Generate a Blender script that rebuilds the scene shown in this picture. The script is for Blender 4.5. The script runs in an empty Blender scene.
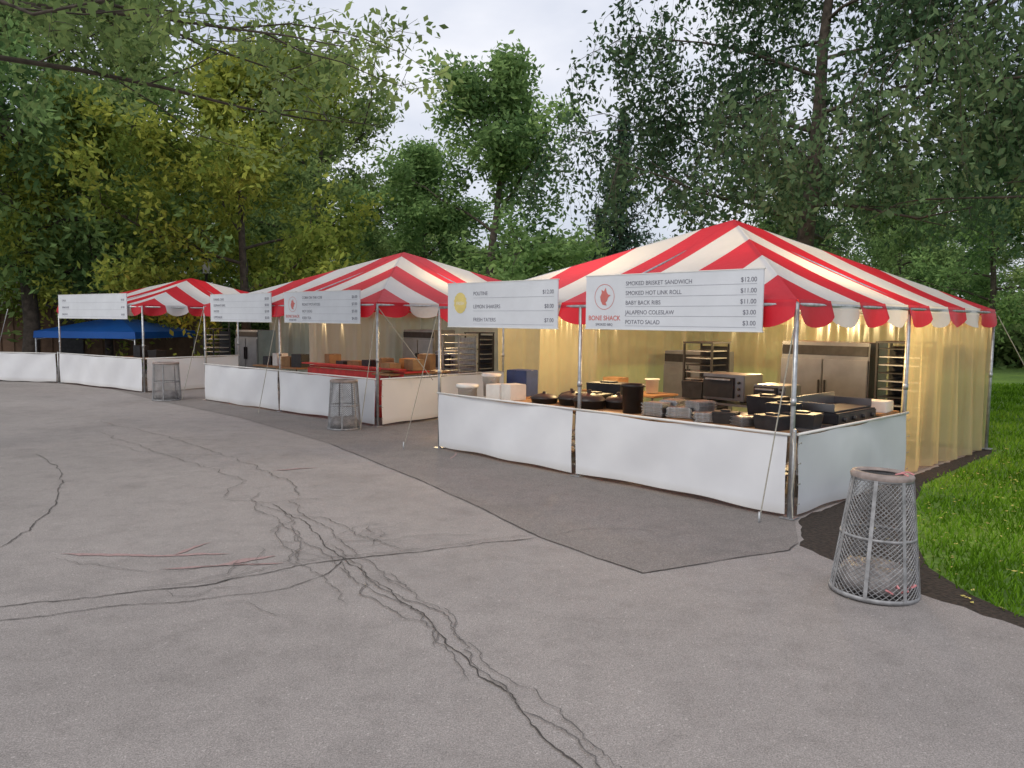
import bpy, math, random
import numpy as np
from mathutils import Vector, Matrix
rnd = random.Random(5)
sc = bpy.context.scene
COL = sc.collection
sc.view_settings.view_transform = 'Standard'
sc.view_settings.look = 'None'
sc.view_settings.exposure = 0

# ------------------------------------------------------------ materials
def new_mat(name):
    m = bpy.data.materials.new(name); m.use_nodes = True
    nt = m.node_tree
    b = nt.nodes['Principled BSDF']; out = nt.nodes['Material Output']
    return m, nt, b, out
def N(nt, t, **kw):
    n = nt.nodes.new(t)
    for k, v in kw.items(): setattr(n, k, v)
    return n
def noise(nt, scale, detail=4, rough=0.55, coord='Object', vec=None):
    tc = N(nt, 'ShaderNodeTexCoord')
    n = N(nt, 'ShaderNodeTexNoise')
    n.inputs['Scale'].default_value = scale; n.inputs['Detail'].default_value = detail
    n.inputs['Roughness'].default_value = rough
    nt.links.new(tc.outputs[coord] if vec is None else vec, n.inputs['Vector'])
    return n
def ramp(nt, src, stops, interp='LINEAR'):
    r = N(nt, 'ShaderNodeValToRGB'); r.color_ramp.interpolation = interp
    els = r.color_ramp.elements
    while len(els) < len(stops): els.new(0.5)
    for e, (p, c) in zip(els, stops):
        e.position = p; e.color = (c[0], c[1], c[2], 1) if not isinstance(c, (int, float)) else (c, c, c, 1)
    nt.links.new(src, r.inputs['Fac']); return r
def mixc(nt, fac, a, b, mode='MIX'):
    m = N(nt, 'ShaderNodeMix'); m.data_type = 'RGBA'; m.blend_type = mode
    for i, v in ((0, fac), (6, a), (7, b)):
        if isinstance(v, (int, float)): m.inputs[i].default_value = v
        elif isinstance(v, tuple): m.inputs[i].default_value = (v[0], v[1], v[2], 1)
        else: nt.links.new(v, m.inputs[i])
    return m.outputs[2]
def bump(nt, b, h, strength=0.3, dist=0.01):
    bp = N(nt, 'ShaderNodeBump'); bp.inputs['Strength'].default_value = strength; bp.inputs['Distance'].default_value = dist
    nt.links.new(h, bp.inputs['Height']); nt.links.new(bp.outputs['Normal'], b.inputs['Normal']); return bp

def simple(name, col, rough=0.5, metal=0.0, var=0.15, scale=8, bumps=0.0):
    m, nt, b, out = new_mat(name)
    n = noise(nt, scale, 3)
    lo = tuple(c * (1 - var) for c in col); hi = tuple(min(1, c * (1 + var)) for c in col)
    r = ramp(nt, n.outputs['Fac'], [(0.3, lo), (0.7, hi)])
    nt.links.new(r.outputs['Color'], b.inputs['Base Color'])
    b.inputs['Roughness'].default_value = rough; b.inputs['Metallic'].default_value = metal
    if bumps: bump(nt, b, n.outputs['Fac'], bumps, 0.02)
    return m

def asphalt(name, base, tint=(1, 1, 1)):
    m, nt, b, out = new_mat(name)
    n1 = noise(nt, 0.35, 5, 0.6); n2 = noise(nt, 120, 3, 0.75); n3 = noise(nt, 3.5, 7, 0.7)
    v = N(nt, 'ShaderNodeTexVoronoi'); v.inputs['Scale'].default_value = 85
    tc = N(nt, 'ShaderNodeTexCoord'); nt.links.new(tc.outputs['Object'], v.inputs['Vector'])
    c = tuple(base * t for t in tint)
    r1 = ramp(nt, n1.outputs['Fac'], [(0.3, tuple(x * 0.9 for x in c)), (0.7, tuple(x * 1.1 for x in c))])
    r3 = ramp(nt, n3.outputs['Fac'], [(0.3, 0.84), (0.5, 1.0), (0.75, 1.08)])
    a = mixc(nt, 1.0, r1.outputs['Color'], r3.outputs['Color'], 'MULTIPLY')
    r2 = ramp(nt, n2.outputs['Fac'], [(0.33, 0.50), (0.5, 1.0), (0.68, 1.55)])
    a = mixc(nt, 0.9, a, r2.outputs['Color'], 'MULTIPLY')
    rv = ramp(nt, v.outputs['Color'], [(0.0, 0.72), (0.9, 1.05), (1.0, 1.7)])
    a = mixc(nt, 0.8, a, rv.outputs['Color'], 'MULTIPLY')
    st = noise(nt, 0.55, 6, 0.7); rs = ramp(nt, st.outputs['Fac'], [(0.50, 1.0), (0.66, 0.86)])
    a = mixc(nt, 1.0, a, rs.outputs['Color'], 'MULTIPLY')
    nt.links.new(a, b.inputs['Base Color'])
    b.inputs['Roughness'].default_value = 0.85
    bump(nt, b, n2.outputs['Fac'], 0.6, 0.006)
    return m

M_ROAD = asphalt('asphalt_old', 0.285, (1.09, 0.985, 0.93))
M_PATCH = asphalt('asphalt_patch', 0.20, (1.10, 0.985, 0.92))
M_CRACK = simple('crack_dark', (0.065, 0.058, 0.054), 0.95, 0, 0.4, 20)
M_SEAL = simple('crack_fine', (0.13, 0.118, 0.11), 0.95, 0, 0.4, 20)
M_PINK = simple('faded_pink_paint', (0.33, 0.225, 0.215), 0.9, 0, 0.2, 30)
M_STEEL = simple('galvanised_steel', (0.42, 0.43, 0.44), 0.42, 0.7, 0.25, 14)
M_BARREL = simple('zinc_mesh_steel', (0.30, 0.30, 0.305), 0.6, 0.3, 0.3, 14)
M_STAIN = simple('stainless_steel', (0.27, 0.27, 0.28), 0.32, 0.85, 0.15, 3)
M_BLACK = simple('black_plastic', (0.02, 0.02, 0.022), 0.45, 0, 0.3, 9)
M_DGREY = simple('dark_grey_metal', (0.035, 0.035, 0.04), 0.5, 0.4, 0.3, 9)
M_FOIL = simple('foil', (0.42, 0.42, 0.42), 0.3, 0.9, 0.3, 40, 0.5)
M_WPLAST = simple('white_plastic', (0.70, 0.69, 0.66), 0.5, 0, 0.08, 6)
M_CARD = simple('cardboard', (0.30, 0.18, 0.085), 0.85, 0, 0.2, 6)
M_BLUE = simple('blue_plastic', (0.025, 0.05, 0.16), 0.45, 0, 0.2, 6)
M_REDP = simple('red_paint_board', (0.50, 0.03, 0.03), 0.5, 0, 0.2, 6)
M_WOOD = simple('table_wood', (0.30, 0.17, 0.08), 0.7, 0, 0.25, 5)
M_ORANGE = simple('orange_crate', (0.60, 0.24, 0.05), 0.6, 0, 0.2, 6)
M_ROPE = simple('rope', (0.35, 0.33, 0.28), 0.9, 0, 0.2, 30)
M_TXT = simple('sign_ink', (0.16, 0.16, 0.20), 0.6, 0, 0.1, 5)
M_TXTR = simple('sign_red_ink', (0.60, 0.17, 0.15), 0.6, 0, 0.1, 5)
M_YEL = simple('sign_yellow_ink', (0.72, 0.58, 0.20), 0.6, 0, 0.1, 5)
M_BOARD = simple('sign_board_white', (0.64, 0.66, 0.70), 0.4, 0, 0.06, 2)
M_BARK = simple('bark', (0.075, 0.06, 0.048), 0.95, 0, 0.5, 6, 0.8)
M_SOIL = simple('soil', (0.035, 0.025, 0.018), 0.98, 0, 0.6, 25, 1.0)
M_BAG = simple('bin_bag', (0.34, 0.31, 0.30), 0.45, 0, 0.35, 12, 0.6)
M_BROWN = simple('brown_siding', (0.15, 0.09, 0.06), 0.85, 0, 0.25, 3)
M_ROOFB = simple('brown_shingle', (0.06, 0.05, 0.045), 0.9, 0, 0.3, 6)

def fence_mat():
    m, nt, b, out = new_mat('white_vinyl')
    n = noise(nt, 1.1, 3)
    r = ramp(nt, n.outputs['Fac'], [(0.3, (0.66, 0.665, 0.69)), (0.7, (0.74, 0.745, 0.76))])
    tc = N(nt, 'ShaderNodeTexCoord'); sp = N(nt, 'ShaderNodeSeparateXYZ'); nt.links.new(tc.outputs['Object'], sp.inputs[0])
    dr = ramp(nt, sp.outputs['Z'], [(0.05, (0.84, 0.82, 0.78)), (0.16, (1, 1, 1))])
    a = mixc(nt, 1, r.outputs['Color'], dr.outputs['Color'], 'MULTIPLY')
    nt.links.new(a, b.inputs['Base Color']); b.inputs['Roughness'].default_value = 0.42
    bump(nt, b, n.outputs['Fac'], 0.4, 0.05)
    return m
M_VINYL = fence_mat()

def fabric(name, col, trans=0.35):
    m, nt, b, out = new_mat(name)
    n = noise(nt, 2.2, 3); n2 = noise(nt, 0.8, 2)
    r = ramp(nt, n2.outputs['Fac'], [(0.3, tuple(c * 0.86 for c in col)), (0.7, col)])
    nt.links.new(r.outputs['Color'], b.inputs['Base Color']); b.inputs['Roughness'].default_value = 0.45
    bump(nt, b, n.outputs['Fac'], 0.4, 0.06)
    t = N(nt, 'ShaderNodeBsdfTranslucent'); nt.links.new(r.outputs['Color'], t.inputs['Color'])
    mx = N(nt, 'ShaderNodeMixShader'); mx.inputs[0].default_value = trans
    nt.links.new(b.outputs[0], mx.inputs[1]); nt.links.new(t.outputs[0], mx.inputs[2]); nt.links.new(mx.outputs[0], out.inputs[0])
    return m
M_RED = fabric('tent_red', (0.64, 0.02, 0.04), 0.3)
M_WHITE = fabric('tent_white', (0.74, 0.735, 0.75), 0.3)
M_BLUEF = fabric('canopy_blue', (0.02, 0.16, 0.62), 0.4)

def clearwall(name, col, tr):
    m, nt, b, out = new_mat(name); nt.nodes.remove(b)
    n = noise(nt, 1.6, 3)
    r = ramp(nt, n.outputs['Fac'], [(0.3, tuple(c * 0.85 for c in col)), (0.7, col)])
    d = N(nt, 'ShaderNodeBsdfDiffuse'); nt.links.new(r.outputs['Color'], d.inputs['Color'])
    gl = N(nt, 'ShaderNodeBsdfGlossy'); gl.inputs['Roughness'].default_value = .2
    t = N(nt, 'ShaderNodeBsdfTranslucent'); nt.links.new(r.outputs['Color'], t.inputs['Color'])
    mx = N(nt, 'ShaderNodeMixShader'); mx.inputs[0].default_value = 0.55
    nt.links.new(d.outputs[0], mx.inputs[1]); nt.links.new(t.outputs[0], mx.inputs[2])
    mg_ = N(nt, 'ShaderNodeMixShader'); mg_.inputs[0].default_value = .08; nt.links.new(mx.outputs[0], mg_.inputs[1]); nt.links.new(gl.outputs[0], mg_.inputs[2])
    tp = N(nt, 'ShaderNodeBsdfTransparent'); tp.inputs[0].default_value = (0.98, 0.94, 0.84, 1)
    m2 = N(nt, 'ShaderNodeMixShader'); rt = ramp(nt, n.outputs['Fac'], [(0.3, tr - 0.1), (0.7, tr + 0.1)])
    nt.links.new(rt.outputs['Color'], m2.inputs[0])
    nt.links.new(mg_.outputs[0], m2.inputs[1]); nt.links.new(tp.outputs[0], m2.inputs[2]); nt.links.new(m2.outputs[0], out.inputs[0])
    return m
M_CLEAR = clearwall('yellow_tint_clear_vinyl', (0.86, 0.78, 0.47), 0.42)  # see-through vinyl with a yellow tint set in its base colour
M_WALLW = clearwall('white_tent_wall', (0.74, 0.72, 0.66), 0.15)

def leaf_mat(name, dark, mid, light, trans=0.42):
    m, nt, b, out = new_mat(name); nt.nodes.remove(b)
    at = N(nt, 'ShaderNodeAttribute'); at.attribute_name = 'tint'
    oi = N(nt, 'ShaderNodeObjectInfo')
    r = ramp(nt, at.outputs['Fac'], [(0.0, dark), (0.5, mid), (1.0, light)])
    hs = N(nt, 'ShaderNodeHueSaturation')
    mr = N(nt, 'ShaderNodeMapRange'); mr.inputs[3].default_value = 0.48; mr.inputs[4].default_value = 0.515
    nt.links.new(oi.outputs['Random'], mr.inputs[0]); nt.links.new(mr.outputs[0], hs.inputs['Hue'])
    mr2 = N(nt, 'ShaderNodeMapRange'); mr2.inputs[3].default_value = 0.85; mr2.inputs[4].default_value = 1.2
    wn = N(nt, 'ShaderNodeMath', operation='FRACT'); ml = N(nt, 'ShaderNodeMath', operation='MULTIPLY'); ml.inputs[1].default_value = 7.31
    nt.links.new(oi.outputs['Random'], ml.inputs[0]); nt.links.new(ml.outputs[0], wn.inputs[0]); nt.links.new(wn.outputs[0], mr2.inputs[0])
    nt.links.new(mr2.outputs[0], hs.inputs['Value']); nt.links.new(r.outputs['Color'], hs.inputs['Color'])
    d = N(nt, 'ShaderNodeBsdfDiffuse'); nt.links.new(hs.outputs[0], d.inputs['Color'])
    t = N(nt, 'ShaderNodeBsdfTranslucent'); nt.links.new(hs.outputs[0], t.inputs['Color'])
    mx = N(nt, 'ShaderNodeMixShader'); mx.inputs[0].default_value = trans
    nt.links.new(d.outputs[0], mx.inputs[1]); nt.links.new(t.outputs[0], mx.inputs[2]); nt.links.new(mx.outputs[0], out.inputs[0])
    return m
L_GREEN = leaf_mat('leaves_green', (0.075, 0.135, 0.05), (0.20, 0.30, 0.11), (0.34, 0.46, 0.16))
L_YEL = leaf_mat('leaves_yellowgreen', (0.12, 0.175, 0.035), (0.32, 0.38, 0.08), (0.54, 0.55, 0.11))
L_DARK = leaf_mat('leaves_dark', (0.045, 0.085, 0.045), (0.105, 0.18, 0.09), (0.20, 0.29, 0.14))
L_SPR = leaf_mat('needles', (0.03, 0.06, 0.04), (0.07, 0.12, 0.08), (0.10, 0.17, 0.10), 0.1)
L_GRASS = leaf_mat('grass_blades', (0.08, 0.17, 0.012), (0.20, 0.37, 0.03), (0.37, 0.51, 0.07), 0.4)

# ------------------------------------------------------------ helpers
def empty(name, loc=(0, 0, 0), rz=0.0):
    e = bpy.data.objects.new(name, None); e.location = loc; e.rotation_euler = (0, 0, rz); e.empty_display_size = 0.2
    COL.objects.link(e); return e
def obj(name, me, parent=None, loc=None, rot=None):
    o = bpy.data.objects.new(name, me); COL.objects.link(o)
    if parent: o.parent = parent
    if loc is not None: o.location = loc
    if rot is not None: o.rotation_euler = rot
    return o
def pymesh(name, v, f, mats, mi=None, smooth=False):
    me = bpy.data.meshes.new(name); me.from_pydata([tuple(p) for p in v], [], f)
    for m in (mats if isinstance(mats, (list, tuple)) else [mats]): me.materials.append(m)
    if mi is not None: me.polygons.foreach_set('material_index', mi)
    if smooth: me.polygons.foreach_set('use_smooth', [True] * len(me.polygons))
    me.update(); return me
def quadmesh(name, V, F, mats, mi=None, tint=None, smooth=False):
    V = np.asarray(V, dtype=np.float32); F = np.asarray(F, dtype=np.int32)
    me = bpy.data.meshes.new(name)
    me.vertices.add(len(V)); me.vertices.foreach_set('co', V.ravel())
    me.loops.add(len(F) * 4); me.loops.foreach_set('vertex_index', F.ravel())
    me.polygons.add(len(F)); me.polygons.foreach_set('loop_start', np.arange(0, len(F) * 4, 4, dtype=np.int32))
    for m in mats: me.materials.append(m)
    if mi is not None: me.polygons.foreach_set('material_index', np.asarray(mi, dtype=np.int32))
    if tint is not None:
        a = me.attributes.new('tint', 'FLOAT', 'POINT'); a.data.foreach_set('value', np.asarray(tint, dtype=np.float32))
    me.update(calc_edges=True); me.validate(); return me
def box(name, size, loc, mat, parent=None, bev=0.01, rot=(0, 0, 0)):
    import bmesh
    bm = bmesh.new(); bmesh.ops.create_cube(bm, size=1)
    for v in bm.verts: v.co = Vector((v.co.x * size[0], v.co.y * size[1], v.co.z * size[2]))
    if bev: bmesh.ops.bevel(bm, geom=bm.edges[:], offset=min(bev, min(size) * 0.4), segments=2, affect='EDGES')
    me = bpy.data.meshes.new(name); bm.to_mesh(me); bm.free(); me.materials.append(mat)
    return obj(name, me, parent, loc, rot)
def tube(pts, radii, sides=6):
    pts = [Vector(p) for p in pts]; V = []; F = []
    for i, p in enumerate(pts):
        t = (pts[min(i + 1, len(pts) - 1)] - pts[max(i - 1, 0)]).normalized()
        a = t.cross(Vector((0, 0, 1)) if abs(t.z) < 0.9 else Vector((1, 0, 0))).normalized(); b = t.cross(a)
        for k in range(sides):
            an = 2 * math.pi * k / sides
            V.append(p + (a * math.cos(an) + b * math.sin(an)) * radii[i])
    for i in range(len(pts) - 1):
        for k in range(sides):
            k2 = (k + 1) % sides
            F.append((i * sides + k, i * sides + k2, (i + 1) * sides + k2, (i + 1) * sides + k))
    return V, F
def pole(name, p, q, r, mat, parent=None, sides=10):
    V, F = tube([p, q], [r, r], sides)
    F += [tuple(range(sides))[::-1], tuple(range(sides, 2 * sides))]
    me = pymesh(name, V, F, mat)
    for pl in me.polygons: pl.use_smooth = len(pl.vertices) == 4
    return obj(name, me, parent)
def wire(name, pts, r, mat, parent=None, sides=6):
    V, F = tube(pts, [r] * len(pts), sides)
    return obj(name, pymesh(name, V, F, mat, smooth=True), parent)
def lathe(name, prof, mat, parent=None, loc=(0, 0, 0), seg=28):
    V = []; F = []
    for r, z in prof:
        for k in range(seg):
            a = 2 * math.pi * k / seg; V.append((r * math.cos(a), r * math.sin(a), z))
    for i in range(len(prof) - 1):
        for k in range(seg):
            k2 = (k + 1) % seg; F.append((i * seg + k, i * seg + k2, (i + 1) * seg + k2, (i + 1) * seg + k))
    return obj(name, pymesh(name, V, F, mat, smooth=True), parent, loc)

# ------------------------------------------------------------ ground
def sheet(name, pts, z, mat):
    return obj(name, pymesh(name, [(x, y, z) for x, y in pts], [tuple(range(len(pts)))], mat))
mg, ntg, bg, og = new_mat('lawn_ground')
n1 = noise(ntg, 0.6, 5); n2 = noise(ntg, 14, 4)
r = ramp(ntg, n1.outputs['Fac'], [(0.3, (0.07, 0.15, 0.016)), (0.7, (0.17, 0.28, 0.03))])
r2 = ramp(ntg, n2.outputs['Fac'], [(0.3, 0.55), (0.7, 1.25)])
ntg.links.new(mixc(ntg, 1, r.outputs['Color'], r2.outputs['Color'], 'MULTIPLY'), bg.inputs['Base Color'])
bg.inputs['Roughness'].default_value = 0.95; bump(ntg, bg, n2.outputs['Fac'], 0.8, 0.04)
sheet('grass_ground', [(-400, -200), (400, -200), (400, 500), (-400, 500)], -0.012, mg)
soil = [(10, 1.0), (6.2, 2.9), (4.6, 4.3), (3.78, 5.2), (3.60, 5.9), (3.62, 6.6), (3.95, 7.5), (4.8, 9.1), (5.4, 10.1), (8.1, 12.9), (7.5, 13.6),
        (2.0, 12.0), (2.0, 6.0), (2.8, 4.5), (5.5, 1.5), (9, -1)]
sheet('soil_bed', soil, -0.004, M_SOIL)
road = [(-60, -15), (9, -15), (8, -1), (5.6, 2.6), (4.3, 4.2), (3.62, 5.15), (3.3, 5.75), (2.95, 6.4), (2.75, 7.2), (3.1, 8.25), (4.9, 10.0), (7.7, 12.8), (2.5, 19),
        (-4, 25), (-10, 30), (-22, 33), (-60, 40)]
rr = random.Random(3); rj = []
for i, (x, y) in enumerate(road):
    x2, y2 = road[(i + 1) % len(road)]
    L = math.hypot(x2 - x, y2 - y); n = max(1, int(L / 0.12)) if L < 4 else 1
    for k in range(n):
        t = k / n; j = 0.025 if n > 1 else 0
        rj.append((x + (x2 - x) * t + rr.uniform(-j, j), y + (y2 - y) * t + rr.uniform(-j, j)))
sheet('asphalt_road', rj, 0.0, M_ROAD)
edge = [(-9.3, 19.9), (-5.73, 16.3), (-3.07, 13.0), (-1.05, 9.82), (-.36, 8.6), (.27, 7.43), (.78, 6.75), (1.11, 6.36), (1.84, 6.72), (2.56, 7.05), (2.75, 7.3)]
sheet('asphalt_patch', edge + [(3.05, 8.25), (4.85, 10.0), (7.4, 12.6), (2.3, 18.5), (-4, 24), (-10, 28), (-18, 30)], 0.004, M_PATCH)

def ribbon(pts, w, z, rg, jag=0.03, step=0.035):
    P = []
    for (x0, y0), (x1, y1) in zip(pts[:-1], pts[1:]):
        L = math.hypot(x1 - x0, y1 - y0); n = max(2, int(L / step))
        for k in range(n):
            t = k / n; P.append([x0 + (x1 - x0) * t, y0 + (y1 - y0) * t])
    P.append(list(pts[-1])); ox = oy = 0; lf = [rg.uniform(0, 6) for _ in range(4)]
    for i, p in enumerate(P):
        ox = ox * 0.8 + rg.gauss(0, jag * .6); oy = oy * 0.8 + rg.gauss(0, jag * .6)
        p[0] += ox + jag * 1.6 * math.sin(i * .13 + lf[0]) + jag * math.sin(i * .37 + lf[1])
        p[1] += oy + jag * 1.6 * math.sin(i * .11 + lf[2]) + jag * math.sin(i * .31 + lf[3])
    V = []; F = []; ww = w * .5
    for i, p in enumerate(P):
        a = P[max(0, i - 2)]; b = P[min(len(P) - 1, i + 2)]
        dx, dy = b[0] - a[0], b[1] - a[1]; L = math.hypot(dx, dy) or 1
        ww = .6 * ww + .4 * w * rg.uniform(0.1, 1.1); tp = min(1, (i + .3) / 5, (len(P) - i - .7) / 5); nx, ny = -dy / L * ww * .5 * tp, dx / L * ww * .5 * tp
        V += [(p[0] + nx, p[1] + ny, z), (p[0] - nx, p[1] - ny, z)]
        if i: F.append((2 * i - 2, 2 * i - 1, 2 * i + 1, 2 * i))
    return V, F
def ribbons(name, specs, mat, z, seed):
    rg = random.Random(seed); V = []; F = []
    for j, (pts, w, jag) in enumerate(specs):
        v, f = ribbon(pts, w, z + 0.0004 * (j % 9), rg, jag); o = len(V); V += v; F += [tuple(i + o for i in q) for q in f]
    return obj(name, pymesh(name, V, F, mat))
A = [(-9, 3.9), (-5.5, 4.95), (-3.69, 5.47), (-2.98, 5.78), (-2.37, 5.98), (-1.8, 6.48), (-1.42, 6.7), (-.83, 6.9), (-.3, 7.16), (.27, 7.43)]
A2 = [(-9, 3.5), (-5.3, 4.7), (-3.53, 5.22), (-2.97, 5.47), (-2.32, 5.65), (-1.73, 5.93), (-1.5, 6.29), (-1.42, 6.7)]
B = [(-2.7, 8.74), (-2.23, 8.07), (-1.75, 7.16), (-1.47, 6.7), (-1.15, 6.17), (-.84, 5.72), (-.586, 5.42), (-.364, 4.83), (-.129, 4.41), (.044, 4.11), (.238, 3.71), (.367, 3.51), (.7, 3.0)]
off = lambda P, dx, dy: [(x + dx, y + dy) for x, y in P]
C = [(-7.28, 11.78), (-6.2, 10.6), (-5.75, 9.82), (-5.3, 9.0), (-5.07, 8.51), (-4.85, 7.9), (-4.72, 7.5), (-4.65, 6.93), (-4.9, 6.3)]
D = [(-8.27, 15.5), (-6.0, 13.57), (-4.24, 11.6), (-2.89, 10.0), (-2.5, 9.0)]
main = [(A, .020, .010), (A2, .014, .010), (B, .016, .014), (C, .016, .010), (edge[2:9], .018, .004), (edge[8:], .014, .004)]
fine = [(off(B[2:], .07, -.03), .014, .018), (off(B[3:9], -.08, .0), .014, .02), (D, .016, .02), (off(A[3:], .02, .09), .012, .015), (off(B[:6], .11, .1), .014, .02), (off(B[:5], -.13, -.02), .014, .02), (off(B[4:], .12, .03), .012, .02),
        ([(-2.6, 8.4), (-1.9, 8.0), (-1.5, 7.4), (-1.1, 7.1), (-.83, 6.9)], .014, .02), ([(-2.23, 8.07), (-2.35, 7.4), (-2.0, 6.9), (-1.8, 6.48)], .013, .02),
        ([(-1.75, 7.16), (-1.2, 7.3), (-.7, 7.5), (-.2, 7.35)], .010, .02), ([(-3.4, 8.9), (-2.7, 8.74), (-2.0, 8.9)], .012, .02),
        ([(-1.15, 6.17), (-1.1, 5.8), (-.8, 5.4), (-.586, 5.2), (-.5, 4.8)], .014, .02), ([(-3.1, 9.3), (-2.9, 8.6), (-2.4, 7.9), (-2.0, 7.3), (-1.8, 6.5), (-1.5, 6.1), (-1.2, 5.6)], .014, .02),
        ([(-5.07, 8.51), (-6.5, 8.2), (-8, 8.4)], .009, .02), ([(-4.24, 11.6), (-5.5, 11.9), (-7, 12.9)], .012, .02), ([(-7.5, 14.0), (-5.5, 12.0), (-3.4, 9.9), (-3.4, 8.9)], .014, .02),
        ([(.27, 7.43), (.9, 7.75), (1.5, 7.6)], .01, .015), ([(-2.37, 5.98), (-2.2, 6.5), (-2.35, 7.0)], .009, .02), ([(-4, 6.6), (-3, 6.3), (-2.2, 6.5), (-1.6, 6.6)], .01, .02)]
rg = random.Random(77)
for k in range(20):
    t = rg.random(); cx, cy = -1.6 + rg.gauss(0, .38), 6.9 + rg.gauss(0, .6); an = rg.uniform(0, 6.28)
    pts = [(cx, cy)]
    for s in range(rg.randint(2, 4)):
        an += rg.gauss(0, .7); pts.append((pts[-1][0] + .2 * math.cos(an), pts[-1][1] + .2 * math.sin(an)))
    fine.append((pts, .010, .010))
ribbons('road_crack', main, M_CRACK, 0.0065, 1)
ribbons('road_crack', fine, M_SEAL, 0.0115, 2)
ribbons('road_marking', [([(-4.0, 6.75), (-3.25, 6.75), (-2.5, 6.8)], .09, .008), ([(-3.0, 6.7), (-2.8, 7.15)], .08, .008), ([(-2.5, 6.45), (-2.1, 6.75)], .14, .008), ([(-2.9, 6.35), (-1.95, 6.55)], .06, .008), ([(-3.3, 10.6), (-2.7, 10.9)], .08, .012), ([(-.9, 11.6), (-.9, 12.2)], .05, .012)], M_PINK, 0.0052, 3)

# grass blades
ng = 80000; R = np.random.RandomState(4)
gy = 5.2 + 22 * R.rand(ng) ** 1.6; gx = 3.5 + R.rand(ng) * (4 + gy * 0.55)
bx = np.interp(gy, [5.2, 5.9, 6.6, 7.5, 9.1, 10.1, 12.9, 14, 30], [3.80, 3.62, 3.66, 4.0, 4.85, 5.5, 8.2, 8.2, 6.0])
keep = gx > bx + 0.06 * R.randn(ng); gx, gy = gx[keep], gy[keep]; ng = len(gx)
h = (0.025 + 0.035 * R.rand(ng)) * (1 + gy * 0.02); an = R.rand(ng) * 6.28; w = 0.004 + 0.0007 * gy
dx, dy = np.cos(an) * w, np.sin(an) * w; lx, ly = R.randn(ng) * h * 0.5, R.randn(ng) * h * 0.5
V = np.stack([np.stack([gx - dx, gy - dy, np.full(ng, -.012)], 1), np.stack([gx + dx, gy + dy, np.full(ng, -.012)], 1),
              np.stack([gx + dx * .3 + lx, gy + dy * .3 + ly, h], 1), np.stack([gx - dx * .3 + lx, gy - dy * .3 + ly, h], 1)], 1).reshape(-1, 3)
obj('grass_lawn', quadmesh('grass_lawn', V, np.arange(ng * 4).reshape(-1, 4), [L_GRASS], tint=np.repeat(np.clip(R.rand(ng) * .7 + .3 * np.sin(gx * 2) * np.sin(gy * 1.7), 0, 1), 4)))
nl = 1100; lx = R.uniform(3, 10, nl); ly = R.uniform(5, 13, nl); ok = lx > np.interp(ly, [5, 5.9, 6.6, 7.5, 9.1, 13], [3.5, 3.3, 3.1, 3.3, 4.9, 8]); lx, ly = lx[ok], ly[ok]
V = []; F = []
for x, y in zip(lx, ly):
    a = rnd.uniform(0, 6.28); s = rnd.uniform(.012, .03); z = rnd.uniform(.004, .03) + (0.025 if x > 4 else 0); o = len(V)
    for k, q in enumerate((1, .5, 1, .5)):
        V.append((x + s * q * math.cos(a + k * 1.57), y + s * q * math.sin(a + k * 1.57), z + rnd.uniform(-.003, .006)))
    F.append((o, o + 1, o + 2, o + 3))
obj('leaf_litter', pymesh('leaf_litter', V, F, simple('dead_leaf', (0.45, 0.38, 0.10), .8, 0, .5, 3)))

# ------------------------------------------------------------ trees
class TB:
    def __init__(s, seed): s.r = np.random.RandomState(seed); s.V = []; s.F = []; s.n = 0; s.C = []; s.S = []; s.T = []; s.D = []
    def tube(s, P, r0, r1, sides):
        n = len(P); V, F = tube(P, [r0 + (r1 - r0) * i / (n - 1) for i in range(n)], sides)
        s.V += [tuple(v) for v in V]; s.F += [tuple(i + s.n for i in f) for f in F]; s.n += len(V)
    def line(s, p, d, L, n, wob, grav):
        P = [np.array(p, float)]; d = np.array(d, float); d /= np.linalg.norm(d)
        for i in range(n):
            d = d + s.r.randn(3) * wob; d[2] += grav; d /= np.linalg.norm(d); P.append(P[-1] + d * L / n)
        return P, d
    def leaves(s, P, n, spread, size, tint):
        P = np.array(P); t = s.r.rand(n) * (len(P) - 1); i = np.minimum(t.astype(int), len(P) - 2); f = (t - i)[:, None]
        c = P[i] * (1 - f) + P[i + 1] * f + s.r.randn(n, 3) * spread
        s.C.append(c); s.S.append(size * s.r.uniform(.6, 1.3, n)); s.T.append(np.clip(tint + s.r.randn(n) * .16, 0, 1))
    def mesh(s, name, bark, leaf, asp=0.42, hang=0.0):
        C = np.concatenate(s.C); S = np.concatenate(s.S)[:, None]; T = np.concatenate(s.T); n = len(C)
        a = s.r.randn(n, 3); a[:, 2] -= hang; a /= np.linalg.norm(a, axis=1)[:, None]
        b = np.cross(a, s.r.randn(n, 3)); b /= np.linalg.norm(b, axis=1)[:, None]
        LV = np.stack([C - a * S, C + b * S * asp, C + a * S, C - b * S * asp], 1).reshape(-1, 3)
        V = np.concatenate([np.array(s.V), LV]); F = np.concatenate([np.array(s.F), np.arange(n * 4).reshape(-1, 4) + s.n])
        mi = np.concatenate([np.zeros(len(s.F)), np.ones(n)]); ti = np.concatenate([np.zeros(s.n), np.repeat(T, 4)])
        return quadmesh(name, V, F, [bark, leaf], mi, ti)
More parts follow.
